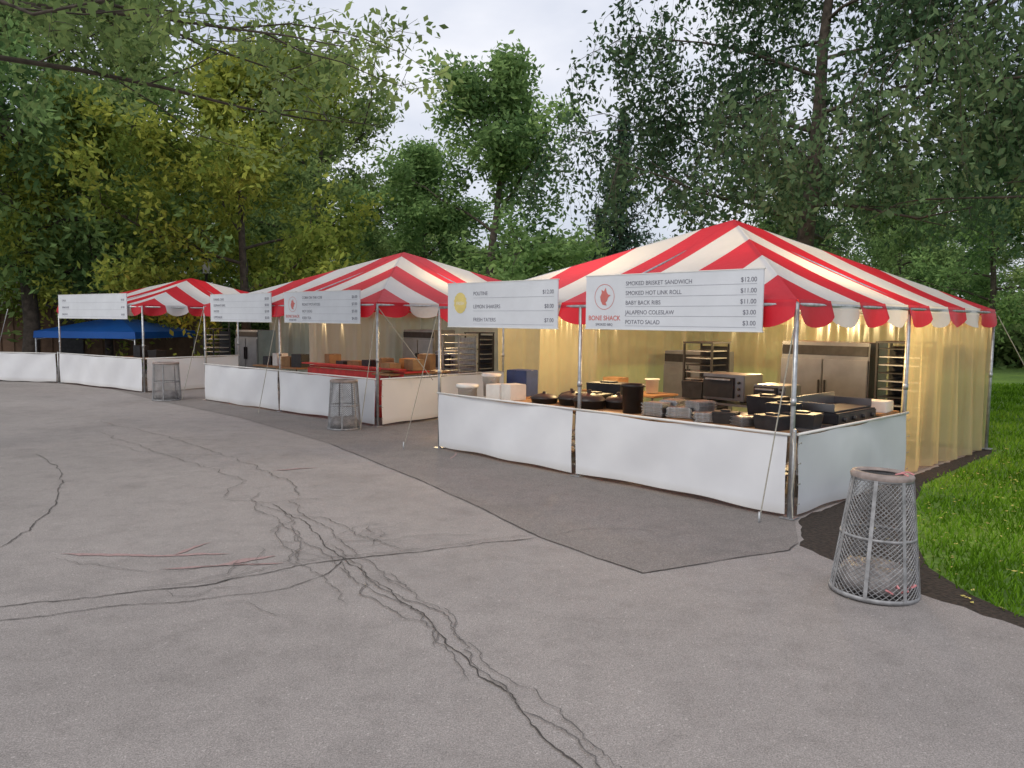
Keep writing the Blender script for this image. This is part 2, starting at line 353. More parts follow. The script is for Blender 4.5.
def tree(name, seed, H, tr, c0, spread, nl, ns, ntw, lpt, ls, leaf, droop=0.0, up=0.5, lsp=0.22, twl=0.3, hang=0.0, bias=None, thin=.42, asp=.45, tw=True, zmin=-9):
    t = TB(seed); r = t.r
    P, d = t.line((0, 0, -0.1), (0, 0, 1), H * 0.93, 9, 0.05, 0.05); t.tube(P, tr, tr * 0.15, 9)
    for i in range(nl):
        q = (i + .5) / nl; tt = c0 + (1 - c0) * q * 0.98; f = tt * 9; k = min(int(f), 8); st = P[k] * (1 - (f - k)) + P[k + 1] * (f - k)
        az = i * 2.4 + r.randn() * .35
        if bias is not None and r.rand() < .6: az = bias + r.randn() * .6
        el = up * (0.25 + 1.2 * q) + r.randn() * .12
        L = spread * max(.28, math.cos((q - .3) * 1.75)) * r.uniform(.75, 1.15)
        dv = (math.cos(az) * math.cos(el), math.sin(az) * math.cos(el), math.sin(el))
        Q, _ = t.line(st, dv, L, 7, .13, .02 - droop * .10)
        if zmin > 0:
            for q_ in Q: q_[2] = max(q_[2], zmin + .5)
        rl = tr * thin * (1 - .6 * q); t.tube(Q, rl, rl * .12, 6)
        lt = r.uniform(.3, .7)
        for j in range(ns):
            g = .15 + .85 * (j + r.rand()) / ns; f2 = min(g, .999) * 7; k2 = int(f2); s2 = Q[k2] * (1 - (f2 - k2)) + Q[k2 + 1] * (f2 - k2)
            base = Q[k2 + 1] - Q[k2]; base /= np.linalg.norm(base); dd = base * .7 + r.randn(3) * .6; dd[2] += .15 - droop * .3
            L2 = L * .38 * (1.15 - .5 * g) * r.uniform(.7, 1.25) + .25
            W, _ = t.line(s2, dd, L2, 4, .18, -droop * .15)
            if min(w_[2] for w_ in W) < zmin: continue
            t.tube(W, rl * .25, rl * .05, 4)
            st_ = lt + r.randn() * .18
            for m in range(ntw):
                h2 = r.rand() * 3.99; k3 = int(h2); s3 = W[k3] * (1 - (h2 - k3)) + W[k3 + 1] * (h2 - k3)
                dd = r.randn(3); dd[2] -= droop * 2.2; L3 = spread * twl * .5 * r.uniform(.4, 1.2) * (1 + droop)
                X, _ = t.line(s3, dd, L3, 3, .15, -droop * .5)
                if X[-1][2] < zmin: continue
                if tw: t.tube(X, rl * .05 + .003, .002, 3)
                t.leaves(X, lpt, lsp, ls, st_ + r.randn() * .1)
    return t.mesh(name, M_BARK, leaf, hang=hang, asp=asp)

def place(name, me, x, y, s=1.0, rz=0.0, sz=None, z=0):
    o = obj(name, me, None, (x, y, z), (0, 0, rz)); o.scale = (s, s, sz or s); return o
px = lambda p, Y: (p - 512) / 777.0 * Y

TA = tree('tree_a', 11, 16, .28, .20, 6.0, 18, 8, 6, 30, .145, L_GREEN, 0.1, .6, .28, tw=False)
TB_ = tree('tree_b', 12, 14, .24, .14, 5.0, 16, 8, 6, 32, .14, L_GREEN, 0.2, .75, .27, tw=False)
TY = tree('tree_y', 13, 13, .22, .16, 6.0, 17, 8, 6, 34, .145, L_YEL, 0.1, .55, .27, tw=False)
TD = tree('tree_d', 14, 15, .30, .30, 6.6, 21, 10, 8, 36, .088, L_DARK, 0.75, .5, .16, .42, hang=.8, thin=.24, asp=.5, zmin=4.0)
TO = tree('tree_o', 21, 12.8, .24, .50, 9.0, 15, 10, 7, 30, .075, L_GREEN, 0.25, .35, .16, .2, bias=0.0, thin=.24, asp=.5, zmin=5.0)
def spruce(seed, H):
    t = TB(seed); r = t.r; P = [np.array((0, 0, z)) for z in np.linspace(0, H, 8)]; t.tube(P, .2, .02, 7)
    z = 1.0
    while z < H - .1:
        q = z / H; L = (1 - q) ** .85 * H * .24 + .1
        for k in range(7):
            az = r.rand() * 6.28; l = L * r.uniform(.65, 1.15)
            Q, _ = t.line((0, 0, z), (math.cos(az), math.sin(az), .15 - .45 * (1 - q)), l, 4, .05, .05); t.tube(Q, .03, .008, 3)
            t.leaves(Q, int(14 + 30 * l), .04 + .075 * l, .15, .45 + r.randn() * .15)
        z += .32
    return t.mesh('spruce', M_BARK, L_SPR, .28, hang=.5)
TS = spruce(8, 13)
def bush(seed):
    t = TB(seed); r = t.r
    for i in range(16):
        az = r.rand() * 6.28; el = r.uniform(.2, 1.4)
        Q, _ = t.line((0, 0, 0), (math.cos(az) * math.cos(el), math.sin(az) * math.cos(el), math.sin(el)), r.uniform(1.4, 2.6), 5, .15, -.04); t.tube(Q, .04, .01, 4)
        for k in range(6):
            s = Q[2 + k % 4]; X, _ = t.line(s, r.randn(3) + [0, 0, .3], .7, 3, .2, 0); t.leaves(X, 40, .2, .13, .4 + r.randn() * .15)
    return t.mesh('bush', M_BARK, L_GREEN)
BU = bush(3)

place('deciduous_tree', TA, px(30, 29), 29, 1.1, .3)
place('deciduous_tree', TA, px(125, 36), 36, 1.05, 2.0)
place('deciduous_tree', TB_, px(-60, 27), 27, 1.15, 4.0)
place('yellow_green_tree', TY, px(250, 29), 29, .92, .8)
place('yellow_green_tree', TY, px(110, 31), 31, .78, 3.1)
place('deciduous_tree', TA, px(318, 42), 42, 1.0, 4.4)
place('deciduous_tree', TB_, px(490, 36), 36, 1.15, 1.2, .98)
place('deciduous_tree', TB_, px(425, 40), 40, .95, 2.9, .76)
place('deciduous_tree', TB_, px(560, 46), 46, .60, 5.0, .48)
place('deciduous_tree', TB_, px(655, 50), 50, .62, .5, .50)
place('deciduous_tree', TA, px(700, 42), 42, .56, 2.5, .42)
place('deciduous_tree', TB_, px(800, 36), 36, .66, 3.3)
place('deciduous_tree', TA, px(890, 42), 42, .66, 1.4)
place('deciduous_tree', TB_, px(985, 34), 34, .75, 2.2)
place('deciduous_tree', TA, px(1090, 32), 32, .9, 4.9)
place('spruce_tree', TS, px(618, 41), 41, 1.0, 0)
place('spruce_tree', TS, px(597, 52), 52, .72, 1)
place('weeping_dark_tree', TD, 6.9, 19.5, .95, .6)
place('weeping_dark_tree', TD, 12.0, 13.0, .95, 2.6)
place('overhanging_tree', TO, -9.6, 11.0, 1.0, 0.15)
col = bpy.data.collections.new('distant_trees'); COL.children.link(col)
pr = random.Random(9)
for i in range(26):
    a = -54 + i * 4.3 + pr.uniform(-1, 1); Y = pr.uniform(54, 68); x = math.tan(math.radians(max(-60, min(60, a * .92)))) * Y * .8
    o = bpy.data.objects.new('distant_tree', [TA, TB_][i % 2]); col.objects.link(o); o.location = (x, Y, 0); o.rotation_euler = (0, 0, pr.uniform(0, 6.28)); s = pr.uniform(.5, .72) if x > -12 else pr.uniform(.8, 1.0)
    if -.08 < x / Y < .3: s = .44
    o.scale = (max(s, .5) * 1.7, max(s, .5) * 1.7, s)
col2 = bpy.data.collections.new('hedge'); COL.children.link(col2)
for i in range(30):
    Y = pr.uniform(37, 43); x = px(-150 + i * 48 + pr.uniform(-12, 12), Y)
    o = bpy.data.objects.new('hedge_bush', BU); col2.objects.link(o); o.location = (x, Y, -.1); o.rotation_euler = (0, 0, pr.uniform(0, 6.28)); s = pr.uniform(1.0, 1.7); o.scale = (s * 1.5, s * 1.2, s)

# low brown park building behind the blue canopy
PB = empty('brown_park_building', (-19.5, 35.5, 0), math.radians(8))
box('walls', (11, 5, 2.5), (0, 0, 1.25), M_BROWN, PB, .02)
for k in range(22): box('batten', (.05, .03, 2.4), (-5.3 + k * .5, -2.52, 1.22), M_BROWN, PB, 0)
V = [(-5.9, -3.1, 2.45), (5.9, -3.1, 2.45), (5.9, 3.1, 2.45), (-5.9, 3.1, 2.45), (-4, 0, 3.7), (4, 0, 3.7)]
obj('roof', pymesh('roof', V, [(0, 1, 5, 4), (1, 2, 5), (2, 3, 4, 5), (3, 0, 4), (3, 2, 1, 0)], M_ROOFB), PB)
for x in (-3.4, 3.4):
    box('window_frame', (1.3, .06, .9), (x, -2.55, 1.6), M_WOOD, PB, .01); box('window_glass', (1.15, .03, .76), (x, -2.585, 1.6), M_DGREY, PB, 0)
box('door', (.95, .07, 2.0), (0.5, -2.56, 1.02), M_DGREY, PB, .01)

# ------------------------------------------------------------ tents
def roof(par, W, D, ze, za, n=9, ay=0.5):
    Cn = [Vector((0, 0, ze)), Vector((-W, 0, ze)), Vector((-W, D, ze)), Vector((0, D, ze))]; A = Vector((-W / 2, D * ay, za))
    V = []; F = []; MI = []; VV = []; VF = []; VM = []
    rg = random.Random(int(W * 100))
    for k in range(4):
        a, b = Cn[k], Cn[(k + 1) % 4]; mid = (a + b) / 2; up = A - mid
        if k % 2 == 0: nrm = Vector((0, -1 if k == 0 else 1, 0))
        else: nrm = Vector((-1 if k == 1 else 1, 0, 0))
        us = sorted(set([i / n for i in range(n + 1)] + [.5])); K = 8
        for u0, u1 in zip(us[:-1], us[1:]):
            st = int((u0 + u1) / 2 * n) % 2; S = 4; o = len(V)
            for s in range(S + 1):
                u = u0 + (u1 - u0) * s / S; h = min(2 * u, 2 - 2 * u)
                for j in range(K + 1):
                    t = j / K; p = a + (b - a) * u + up * (h * t); p = p.copy()
                    p.z -= .10 * h * math.sin(math.pi * t) * (.5 + .5 * abs(math.sin(u * n * math.pi))) + .016 * h * math.sin(u * 31 + t * 3) * math.sin(math.pi * t); V.append(p)
            for s in range(S):
                for j in range(K):
                    q = o + s * (K + 1) + j; F.append((q, q + K + 1, q + K + 2, q + 1)); MI.append(st)
        for i in range(n):
            S = 10; R_ = 5; o = len(VV); ph = rg.uniform(0, 6); am = rg.uniform(.5, 1.3)
            for s in range(S + 1):
                w = s / S; u = (i + w) / n; dep = .18 + .12 * math.sin(math.pi * w) ** .7
                for j in range(R_ + 1):
                    q = j / R_; p = a + (b - a) * u + nrm * (.012 + .04 * am * q * math.sin(w * 6 + ph) + .03 * q); p.z = ze - dep * q + .004; VV.append(p)
            for s in range(S):
                for j in range(R_):
                    q = o + s * (R_ + 1) + j; VF.append((q, q + 1, q + R_ + 2, q + R_ + 1)); VM.append(i % 2)
    obj('roof_canopy', pymesh('roof_canopy', V, F, [M_RED, M_WHITE], MI, True), par)
    obj('scalloped_valance', pymesh('scalloped_valance', VV, VF, [M_RED, M_WHITE], VM, True), par)
    for i, c in enumerate(Cn):
        pole('hip_rafter', c - Vector((0, 0, .05)), A - Vector((0, 0, .06)), .024, M_STEEL, par)
        nx = Cn[(i + 1) % 4]; pole('eave_rail', c - Vector((0, 0, .05)), nx - Vector((0, 0, .05)), .024, M_STEEL, par)
        m_ = (c + nx) / 2; pole('mid_rafter', m_ - Vector((0, 0, .05)), A - Vector((0, 0, .12)), .02, M_STEEL, par)
def leg(par, x, y, ze):
    pole('leg', (x, y, 0), (x, y, ze - .04), .026, M_STEEL, par)
    box('foot_plate', (.16, .16, .012), (x, y, .012), M_STEEL, par, .003)
    pole('leg_collar', (x, y, ze * .52), (x, y, ze * .52 + .08), .033, M_STEEL, par)
def curtain(name, p, q, z0, z1, mat, par, fold=.05, seed=0, gath=9):
    p = Vector(p); q = Vector(q); L = (q - p).length; nx = int(L * 18); nz = 8; d = (q - p).normalized(); n = Vector((-d.y, d.x, 0)); V = []; F = []
    rg = random.Random(seed); ph = [rg.uniform(0, 6) for _ in range(4)]
    for i in range(nx + 1):
        u = i / nx * L
        for j in range(nz + 1):
            w = j / nz; am = fold * (.35 + .65 * (1 - w))
            o = am * (math.sin(u * gath + ph[0] + w) + .6 * math.sin(u * gath * 2.3 + ph[1]) + .8 * math.sin(u * 1.7 + ph[2]))
            P = p + d * u + n * o; V.append((P.x, P.y, z0 + (z1 - z0) * w))
    for i in range(nx):
        for j in range(nz):
            a = i * (nz + 1) + j; F.append((a, a + nz + 1, a + nz + 2, a + 1))
    return obj(name, pymesh(name, V, F, mat, smooth=True), par)
def fence_panel(par, p, q, H=.86, seed=0):
    p = Vector((p[0], p[1], 0)); q = Vector((q[0], q[1], 0)); L = (q - p).length; d = (q - p).normalized(); n = Vector((-d.y, d.x, 0)); rg = random.Random(seed)
    nx = max(10, int(L * 14)); nz = 12; V = []; F = []; ph = [rg.uniform(0, 6) for _ in range(6)]; g = .035
    for i in range(nx + 1):
        u = g + (L - 2 * g) * i / nx; e = i / nx
        for j in range(nz + 1):
            w = j / nz; s = math.sin(math.pi * e)
            o = .026 * math.sin(u * 2.1 + ph[0] + w * 2) * s + .010 * math.sin(u * 6 + w * 5 + ph[1]) + .014 * math.sin(w * 4 + ph[2]) * s
            z = .045 + (H - .045) * w - .014 * s * w + .02 * s * (1 - w) * math.sin(ph[3]) + .007 * math.sin(e * 14 + ph[4])
            P = p + d * u + n * o; V.append((P.x, P.y, z))
    for i in range(nx):
        for j in range(nz):
            a = i * (nz + 1) + j; F.append((a, a + nz + 1, a + nz + 2, a + 1))
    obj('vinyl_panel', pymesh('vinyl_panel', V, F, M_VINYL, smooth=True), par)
    pole('top_rail', p + Vector((0, 0, H + .012)), q + Vector((0, 0, H + .012)), .016, M_WPLAST, par)
    for e in (g * .5, L - g * .5):
        for k in range(4):
            c = p + d * e; z = .15 + k * .22
            wire('lacing', [(c.x - d.x * .03 - n.x * .02, c.y - d.y * .03 - n.y * .02, z), (c.x - n.x * .035, c.y - n.y * .035, z + .02), (c.x + d.x * .03 - n.x * .02, c.y + d.y * .03 - n.y * .02, z)], .004, M_ROPE, par, 5)
def sign(loc_par, x0, x1, z0, z1, lines, logo=None, seed=0, y=-.10):
    e = empty('menu_board_sign'); e.location = loc_par.location; e.rotation_euler = loc_par.rotation_euler
    w = x1 - x0; cx = (x0 + x1) / 2
    box('board', (w, .02, z1 - z0), (cx, y, (z0 + z1) / 2), M_BOARD, e, .004)
    for zz in (z0 + .006, z1 - .006): box('frame_edge', (w + .02, .03, .014), (cx, y, zz), M_WPLAST, e, .003)
    for xx in (x0 + w * .15, x1 - w * .15):
        box('hanger', (.03, .05, .5), (xx, y + .037, z0 + .42), M_STEEL, e, .004)
    H = z1 - z0
    def text(s, x, z, size, mat, al='LEFT', off=0):
        c = bpy.data.curves.new('lettering', 'FONT'); c.body = s; c.size = size; c.align_x = al; c.extrude = 0.0005; c.materials.append(mat); c.offset = off
        obj('lettering', c, e, (x, y - .0125, z), (math.pi / 2, 0, 0))
    tx = x0 + w * (.26 if logo else .06); k = len(lines); pitch = H * .86 / k; sz = min(pitch * .60, .078)
    for i, (a, b) in enumerate(lines):
        z = z1 - H * .08 - pitch * (i + .72)
        text(a, tx, z, sz, M_TXT); text(b, x1 - w * .03, z, sz, M_TXT, 'RIGHT')
        box('rule', (x1 - w * .03 - tx, .002, .002), ((tx + x1 - w * .03) / 2, y - .0115, z - pitch * .2), M_TXT, e, 0)
    if logo == 'pig':
        c = x0 + w * .125; zc = z0 + H * .60
        V = []; F = []; n = 36
        for i in range(n):
            a = 6.2832 * i / n
            for r_ in (.155, .162): V.append((c + math.cos(a) * r_, y - .0125, zc + math.sin(a) * r_))
            j = (i + 1) % n; F.append((2 * i, 2 * i + 1, 2 * j + 1, 2 * j))
        obj('logo_ring', pymesh('logo_ring', V, F, M_TXTR), e)
        sh = [(-.03, -.10), (-.06, -.05), (-.07, .0), (-.045, .05), (-.05, .09), (-.01, .07), (.02, .12), (.035, .06), (.06, .03), (.10, .02), (.06, -.01), (.045, -.05), (.02, -.07), (.04, -.11)]
        obj('logo_emblem', pymesh('logo_emblem', [(c + a, y - .0128, zc + b) for a, b in sh], [tuple(range(len(sh)))], M_TXTR), e)
        text('BONE SHACK', c, z0 + H * .17, .085, M_TXTR, 'CENTER', .001); text('SMOKED BBQ', c, z0 + H * .07, .045, M_TXT, 'CENTER')
    if logo == 'lemon':
        c = x0 + w * .13; zc = z0 + H * .55; n = 30
        obj('logo_disc', pymesh('logo_disc', [(c + math.cos(6.2832 * i / n) * .15 * (1 + .06 * math.cos(i * 3.14)), y - .0125, zc + math.sin(6.2832 * i / n) * .16) for i in range(n)], [tuple(range(n))], M_YEL), e)
        text('FRESH', c, zc - .03, .07, M_WPLAST, 'CENTER')
    return e
ML, ntl, bl, ol = new_mat('warm_bulb'); bl.inputs['Emission Color'].default_value = (1, .68, .32, 1); bl.inputs['Emission Strength'].default_value = 14
def lamp(par, x, y, z, power, colr=(1, .72, .34)):
    e = empty('hanging_light_bulb'); e.location = par.location; e.rotation_euler = par.rotation_euler
    wire('cord', [(x, y, z + .08), (x, y, z + .7)], .004, M_BLACK, e)
    lathe('bulb', [(.0, -.055), (.02, -.05), (.034, -.02), (.032, .01), (.015, .045), (.014, .08)], ML, e, (x, y, z), 14)
    l = bpy.data.lights.new('bulb_light', 'POINT'); l.energy = power; l.color = colr; l.shadow_soft_size = .12
    o = bpy.data.objects.new('bulb_light', l); COL.objects.link(o); o.parent = e; o.location = (x, y, z - .12)

T1 = empty('striped_festival_tent', (2.99, 8.24, 0), math.radians(-46.4)); W1, D1 = 6.04, 6.9
ZE = 2.34
roof(T1, W1, D1, ZE, 3.78, 9, .545)
for x, y in ((0, 0), (-W1 / 2, 0), (-W1, 0), (0, D1 / 2 - .3), (0, D1), (-W1, D1), (-W1 / 2, D1), (-W1, D1 / 2)): leg(T1, x, y, ZE)
curtain('back_wall', (-W1, D1 - .06, 0), (0, D1 - .06, 0), .03, ZE - .1, M_CLEAR, T1, .04, 1)
curtain('side_wall', (-.04, D1 / 2 - .25, 0), (-.04, D1, 0), .03, ZE - .1, M_CLEAR, T1, .05, 2)
curtain('side_wall', (-W1 + .05, 2.3, 0), (-W1 + .05, D1, 0), .03, ZE - .1, M_CLEAR, T1, .05, 3)
F1 = empty('vinyl_banner_fence'); F1.location = T1.location; F1.rotation_euler = T1.rotation_euler
y0 = -.045
fence_panel(F1, (0, y0), (-W1 / 2 - .05, y0), .9, 1); fence_panel(F1, (-W1 / 2 - .05, y0), (-W1, y0), .9, 2)
fence_panel(F1, (.05, 0.03), (.05, D1 / 2 - .3), .9, 3)
pole('corner_post', (.05, -.05, 0), (.05, -.05, .98), .02, M_STEEL, F1)
for p, q in (((.02, -.03, ZE - .1), (-.12, -.42, .0)), ((-W1, -.03, ZE - .1), (-W1 - .3, -.5, 0)), ((0.05, D1 + .03, ZE - .1), (1.0, D1 + .9, 0))):
    wire('guy_rope', [p, q], .007, M_ROPE, T1)
    pole('ground_stake', (q[0], q[1], -.05), (q[0], q[1], .12), .012, M_STEEL, T1)
wire('loose_strap', [(.06, -.07, .95), (.1, -.12, .6), (.07, -.1, .3), (.12, -.16, .05)], .008, M_ROPE, T1)
sign(T1, -.47 * W1, -.055 * W1, 1.99, 2.68, [('SMOKED BRISKET SANDWICH', '$12.00'), ('SMOKED HOT LINK ROLL', '$11.00'), ('BABY BACK RIBS', '$11.00'), ('JALAPENO COLESLAW', '$3.00'), ('POTATO SALAD', '$3.00')], 'pig')
sign(T1, -.943 * W1, -.553 * W1, 1.98, 2.66, [('POUTINE', '$12.00'), ('LEMON SHAKERS', '$8.00'), ('FRESH TATERS', '$7.00')], 'lemon')
for x, y in ((-1.4, 3.2), (-4.5, 2.2), (-3.2, 5.2)): lamp(T1, x, y, 2.2, 145)

T2 = empty('striped_festival_tent', (-2.61, 15.1, 0), math.radians(-41.8)); W2, D2 = 6.9, 7.2
roof(T2, W2, D2, 2.42, 3.80)
for x, y in ((0, 0), (-W2 / 2, 0), (-W2, 0), (0, D2 / 2), (0, D2), (-W2, D2), (-W2, D2 / 2)): leg(T2, x, y, 2.42)
curtain('back_wall', (-W2, D2 - .06, 0), (0, D2 - .06, 0), .03, 2.3, M_WALLW, T2, .04, 4)
curtain('side_wall', (-.04, 3.4, 0), (-.04, D2, 0), .03, 2.3, M_CLEAR, T2, .05, 5)
curtain('side_wall', (-W2 + .05, 3.0, 0), (-W2 + .05, D2, 0), .03, 2.3, M_WALLW, T2, .05, 6)
F2 = empty('vinyl_banner_fence'); F2.location = T2.location; F2.rotation_euler = T2.rotation_euler
fence_panel(F2, (0, y0), (-W2 / 2, y0), .92, 4); fence_panel(F2, (-W2 / 2, y0), (-W2, y0), .92, 5); fence_panel(F2, (.05, .03), (.05, D2 / 2), .92, 6)
for p, q in (((.02, -.03, 2.3), (.1, -.5, 0)), ((-W2, -.03, 2.3), (-W2 - .3, -.5, 0)), ((-W2 / 2, -.03, 2.3), (-W2 / 2 - .1, -.5, 0)), ((.05, 0, 2.3), (.6, .9, 0.9))):
    wire('guy_rope', [p, q], .008, M_ROPE, T2)
sign(T2, -.4466 * W2, -.058 * W2, 2.0, 2.66, [('CORN ON THE COB', '$6.00'), ('ROAST POTATOES', '$7.00'), ('HOT DOG', '$5.00'), ('ICED TEA', '$4.00')], 'pig')
sign(T2, -.923 * W2, -.523 * W2, 2.0, 2.66, [('FUNNEL CAKE', '$8.00'), ('ELEPHANT EARS', '$8.00'), ('WATER', '$3.00'), ('LEMONADE', '$5.00')])
lamp(T2, -2.0, 3.5, 2.2, 190, (1, .72, .36))

T3 = empty('striped_festival_tent', (-10.17, 21.5, 0), math.radians(-36)); W3, D3 = 4.9, 6.0
roof(T3, W3, D3, 2.42, 3.36, 9)
for x, y in ((0, 0), (-W3, 0), (0, D3 / 2), (0, D3), (-W3, D3)): leg(T3, x, y, 2.42)
curtain('back_wall', (-2.4, D3 - .06, 0), (0, D3 - .06, 0), .03, 2.3, M_WALLW, T3, .04, 7)
F3 = empty('vinyl_banner_fence'); F3.location = T3.location; F3.rotation_euler = T3.rotation_euler
fence_panel(F3, (0, y0), (-W3, y0), .94, 7); fence_panel(F3, (.05, .03), (.05, D3 / 2), .94, 8)
sign(T3, -.95 * W3, -.124 * W3, 2.03, 2.75, [('GYROS', '$9.00'), ('SPINACH PIE', '$7.00'), ('BAKLAVA', '$4.00')])
lamp(T3, -2.2, 3.2, 2.2, 40, (1, .7, .4))
F4 = empty('vinyl_banner_fence')
fence_panel(F4, (-14.3, 24.45), (-16.45, 24.9), .92, 9); fence_panel(F4, (-16.45, 24.9), (-19.5, 25.4), .92, 10)
for p in ((-14.25, 24.45), (-16.45, 24.9), (-19.5, 25.4)): pole('post', (p[0], p[1], 0), (p[0], p[1], .98), .025, M_STEEL, F4)
pole('brace', (-16.45, 24.9, .95), (-15.6, 24.2, 2.3), .012, M_STEEL, F4)

# ------------------------------------------------------------ interior props
def inst(par, name, x, y, rz=0.0, z=0.0):
    e = empty(name); m = Matrix.Translation(par.location) @ Matrix.Rotation(par.rotation_euler.z, 4, 'Z') @ Matrix.Translation((x, y, z)) @ Matrix.Rotation(rz, 4, 'Z')
    e.location = m.to_translation(); e.rotation_euler = m.to_euler(); return e
def table(par, x, y, w, d, h=.84, mat=M_WOOD, rz=0, name='folding_table'):
    e = inst(par, name, x, y, rz); box('top', (w, d, .035), (0, 0, h - .0175), mat, e, .008)
    for sx in (-1, 1):
        for sy in (-1, 1): pole('leg', (sx * (w / 2 - .08), sy * (d / 2 - .06), 0), (sx * (w / 2 - .08), sy * (d / 2 - .06), h - .035), .016, M_STEEL, e)
    box('shelf', (w - .15, d - .1, .02), (0, 0, .3), M_STEEL, e, .004)
def rack(par, x, y, w=.55, d=.6, h=1.65, rz=0, mat=M_DGREY, name='sheet_pan_rack'):
    e = inst(par, name, x, y, rz)
    for sx in (-1, 1):
        for sy in (-1, 1): box('upright', (.035, .035, h), (sx * (w / 2 - .02), sy * (d / 2 - .02), h / 2 + .08), mat, e, .004)
    k = int(h / .13)
    for i in range(k): box('shelf', (w - .08, d - .08, .018), (0, 0, .16 + i * .128), M_STEEL if i % 3 else mat, e, .003)
    box('back_sheet', (w - .08, .01, h - .1), (0, d / 2 - .03, h / 2 + .08), mat, e, .002)
    box('cap', (w + .01, d + .01, .03), (0, 0, h + .1), mat, e, .004)
    for sx in (-1, 1):
        for sy in (-1, 1): lathe('caster', [(0, -.04), (.04, -.03), (.04, .03), (0, .04)], M_BLACK, e, (sx * (w / 2 - .03), sy * (d / 2 - .03), .04), 12)
def fridge(par, x, y, w=1.35, d=.75, h=1.78, rz=0):
    e = inst(par, 'steel_refrigerator', x, y, rz)
    box('cabinet', (w, d, h - .12), (0, 0, .12 + (h - .12) / 2), M_STAIN, e, .012)
    for s in (-1, 1):
        box('door', (w / 2 - .02, .04, h - .42), (s * w / 4, -d / 2 - .022, .14 + (h - .42) / 2), M_STAIN, e, .01)
        box('handle', (.025, .04, .4), (s * .05, -d / 2 - .06, .95), M_DGREY, e, .006)
        for q in (-1, 1): pole('foot', (s * (w / 2 - .06), q * (d / 2 - .06), 0), (s * (w / 2 - .06), q * (d / 2 - .06), .12), .025, M_BLACK, e)
    box('grille', (w - .04, .02, .16), (0, -d / 2 - .012, h - .14), M_DGREY, e, .004)
def oven(par, x, y, z, w=.7, d=.6, h=.45, rz=0, name='countertop_oven'):
    e = inst(par, name, x, y, rz, z); box('body', (w, d, h), (0, 0, h / 2 + .03), M_STAIN, e, .012)
    box('door', (w * .74, .03, h * .78), (-w * .1, -d / 2 - .016, h / 2 + .03), M_BLACK, e, .006); box('handle', (w * .6, .03, .025), (-w * .1, -d / 2 - .05, h * .88), M_STEEL, e, .006)
    for i in range(3): lathe('knob', [(0, -.012), (.02, -.012), (.022, .01), (0, .012)], M_BLACK, e, (w * .38, -d / 2 - .012, .12 + i * h * .24), 10).rotation_euler = (math.pi / 2, 0, 0)
    for s in (-1, 1): box('foot', (.05, d * .8, .03), (s * w * .4, 0, .015), M_BLACK, e, .004)
def bin_(par, x, y, z, r=.17, h=.36, mat=M_BLACK, name='round_bin'):
    e = inst(par, name, x, y, 0, z)
    lathe('tub', [(0, .004), (r * .85, .004), (r * .92, h * .9), (r * 1.06, h * .9), (r * 1.06, h), (r * .9, h * .98), (r * .8, .03), (0, .03)], mat, e)
    return e
def bucket(par, x, y, z, r=.15, h=.34):
    e = bin_(par, x, y, z, r, h, M_WPLAST, 'white_bucket')
    lathe('lid', [(r * 1.08, h - .02), (r * 1.1, h + .01), (r * .95, h + .02), (0, h + .015)], M_WPLAST, e)
    wire('bail_handle', [(r * 1.08 * math.cos(a), -.02 - .1 * math.sin(a), h - .03 - .1 * math.sin(a)) for a in [math.pi * i / 8 for i in range(9)]], .004, M_STEEL, e)
def tote(par, x, y, z, w=.5, d=.35, h=.2, mat=M_BLACK, rz=0, name='storage_tote'):
    e = inst(par, name, x, y, rz, z)
    V = []
    for zz, k in ((0, .86), (h, .97)):
        V += [(-w / 2 * k, -d / 2 * k, zz), (w / 2 * k, -d / 2 * k, zz), (w / 2 * k, d / 2 * k, zz), (-w / 2 * k, d / 2 * k, zz)]
    obj('tub', pymesh('tub', V, [(3, 2, 1, 0), (0, 1, 5, 4), (1, 2, 6, 5), (2, 3, 7, 6), (3, 0, 4, 7)], mat), e)
    box('lid', (w, d, .03), (0, 0, h + .012), mat, e, .01); box('grip', (w * .4, d * .4, .025), (0, 0, h + .038), mat, e, .008)
def pot(par, x, y, z, r=.2, h=.15):
    e = inst(par, 'black_roasting_pan', x, y, 0, z)
    lathe('pan', [(0, .003), (r * .9, .003), (r, h * .6), (r * 1.06, h * .62), (r * 1.04, h * .7), (r * .8, h * 1.0), (r * .3, h * 1.2), (.03, h * 1.22), (.03, h * 1.45), (0, h * 1.47)], M_BLACK, e)
def trays(par, x, y, z, n=6, w=.34, d=.26, rz=0):
    e = inst(par, 'foil_tray_stack', x, y, rz, z); rg = random.Random(n)
    for i in range(n): box('tray', (w, d, .010), (rg.uniform(-.012, .012), rg.uniform(-.012, .012), .012 + i * .022), M_FOIL, e, .004, (0, 0, rg.uniform(-.06, .06)))
    for i in range(n): box('tray_well', (w * .88, d * .84, .014), (0, 0, i * .022 + .022), M_FOIL, e, .004)
def carton(par, x, y, z, w, d, h, mat=M_CARD, rz=0, name='cardboard_box'):
    e = inst(par, name, x, y, rz, z); box('body', (w, d, h), (0, 0, h / 2), mat, e, .006)
    box('tape', (w * 1.004, .05, .002), (0, 0, h + .001), M_WPLAST, e, 0)
    for s in (-1, 1): box('flap', (w * .98, d * .46, .006), (0, s * d * .25, h + .004), mat, e, .001)

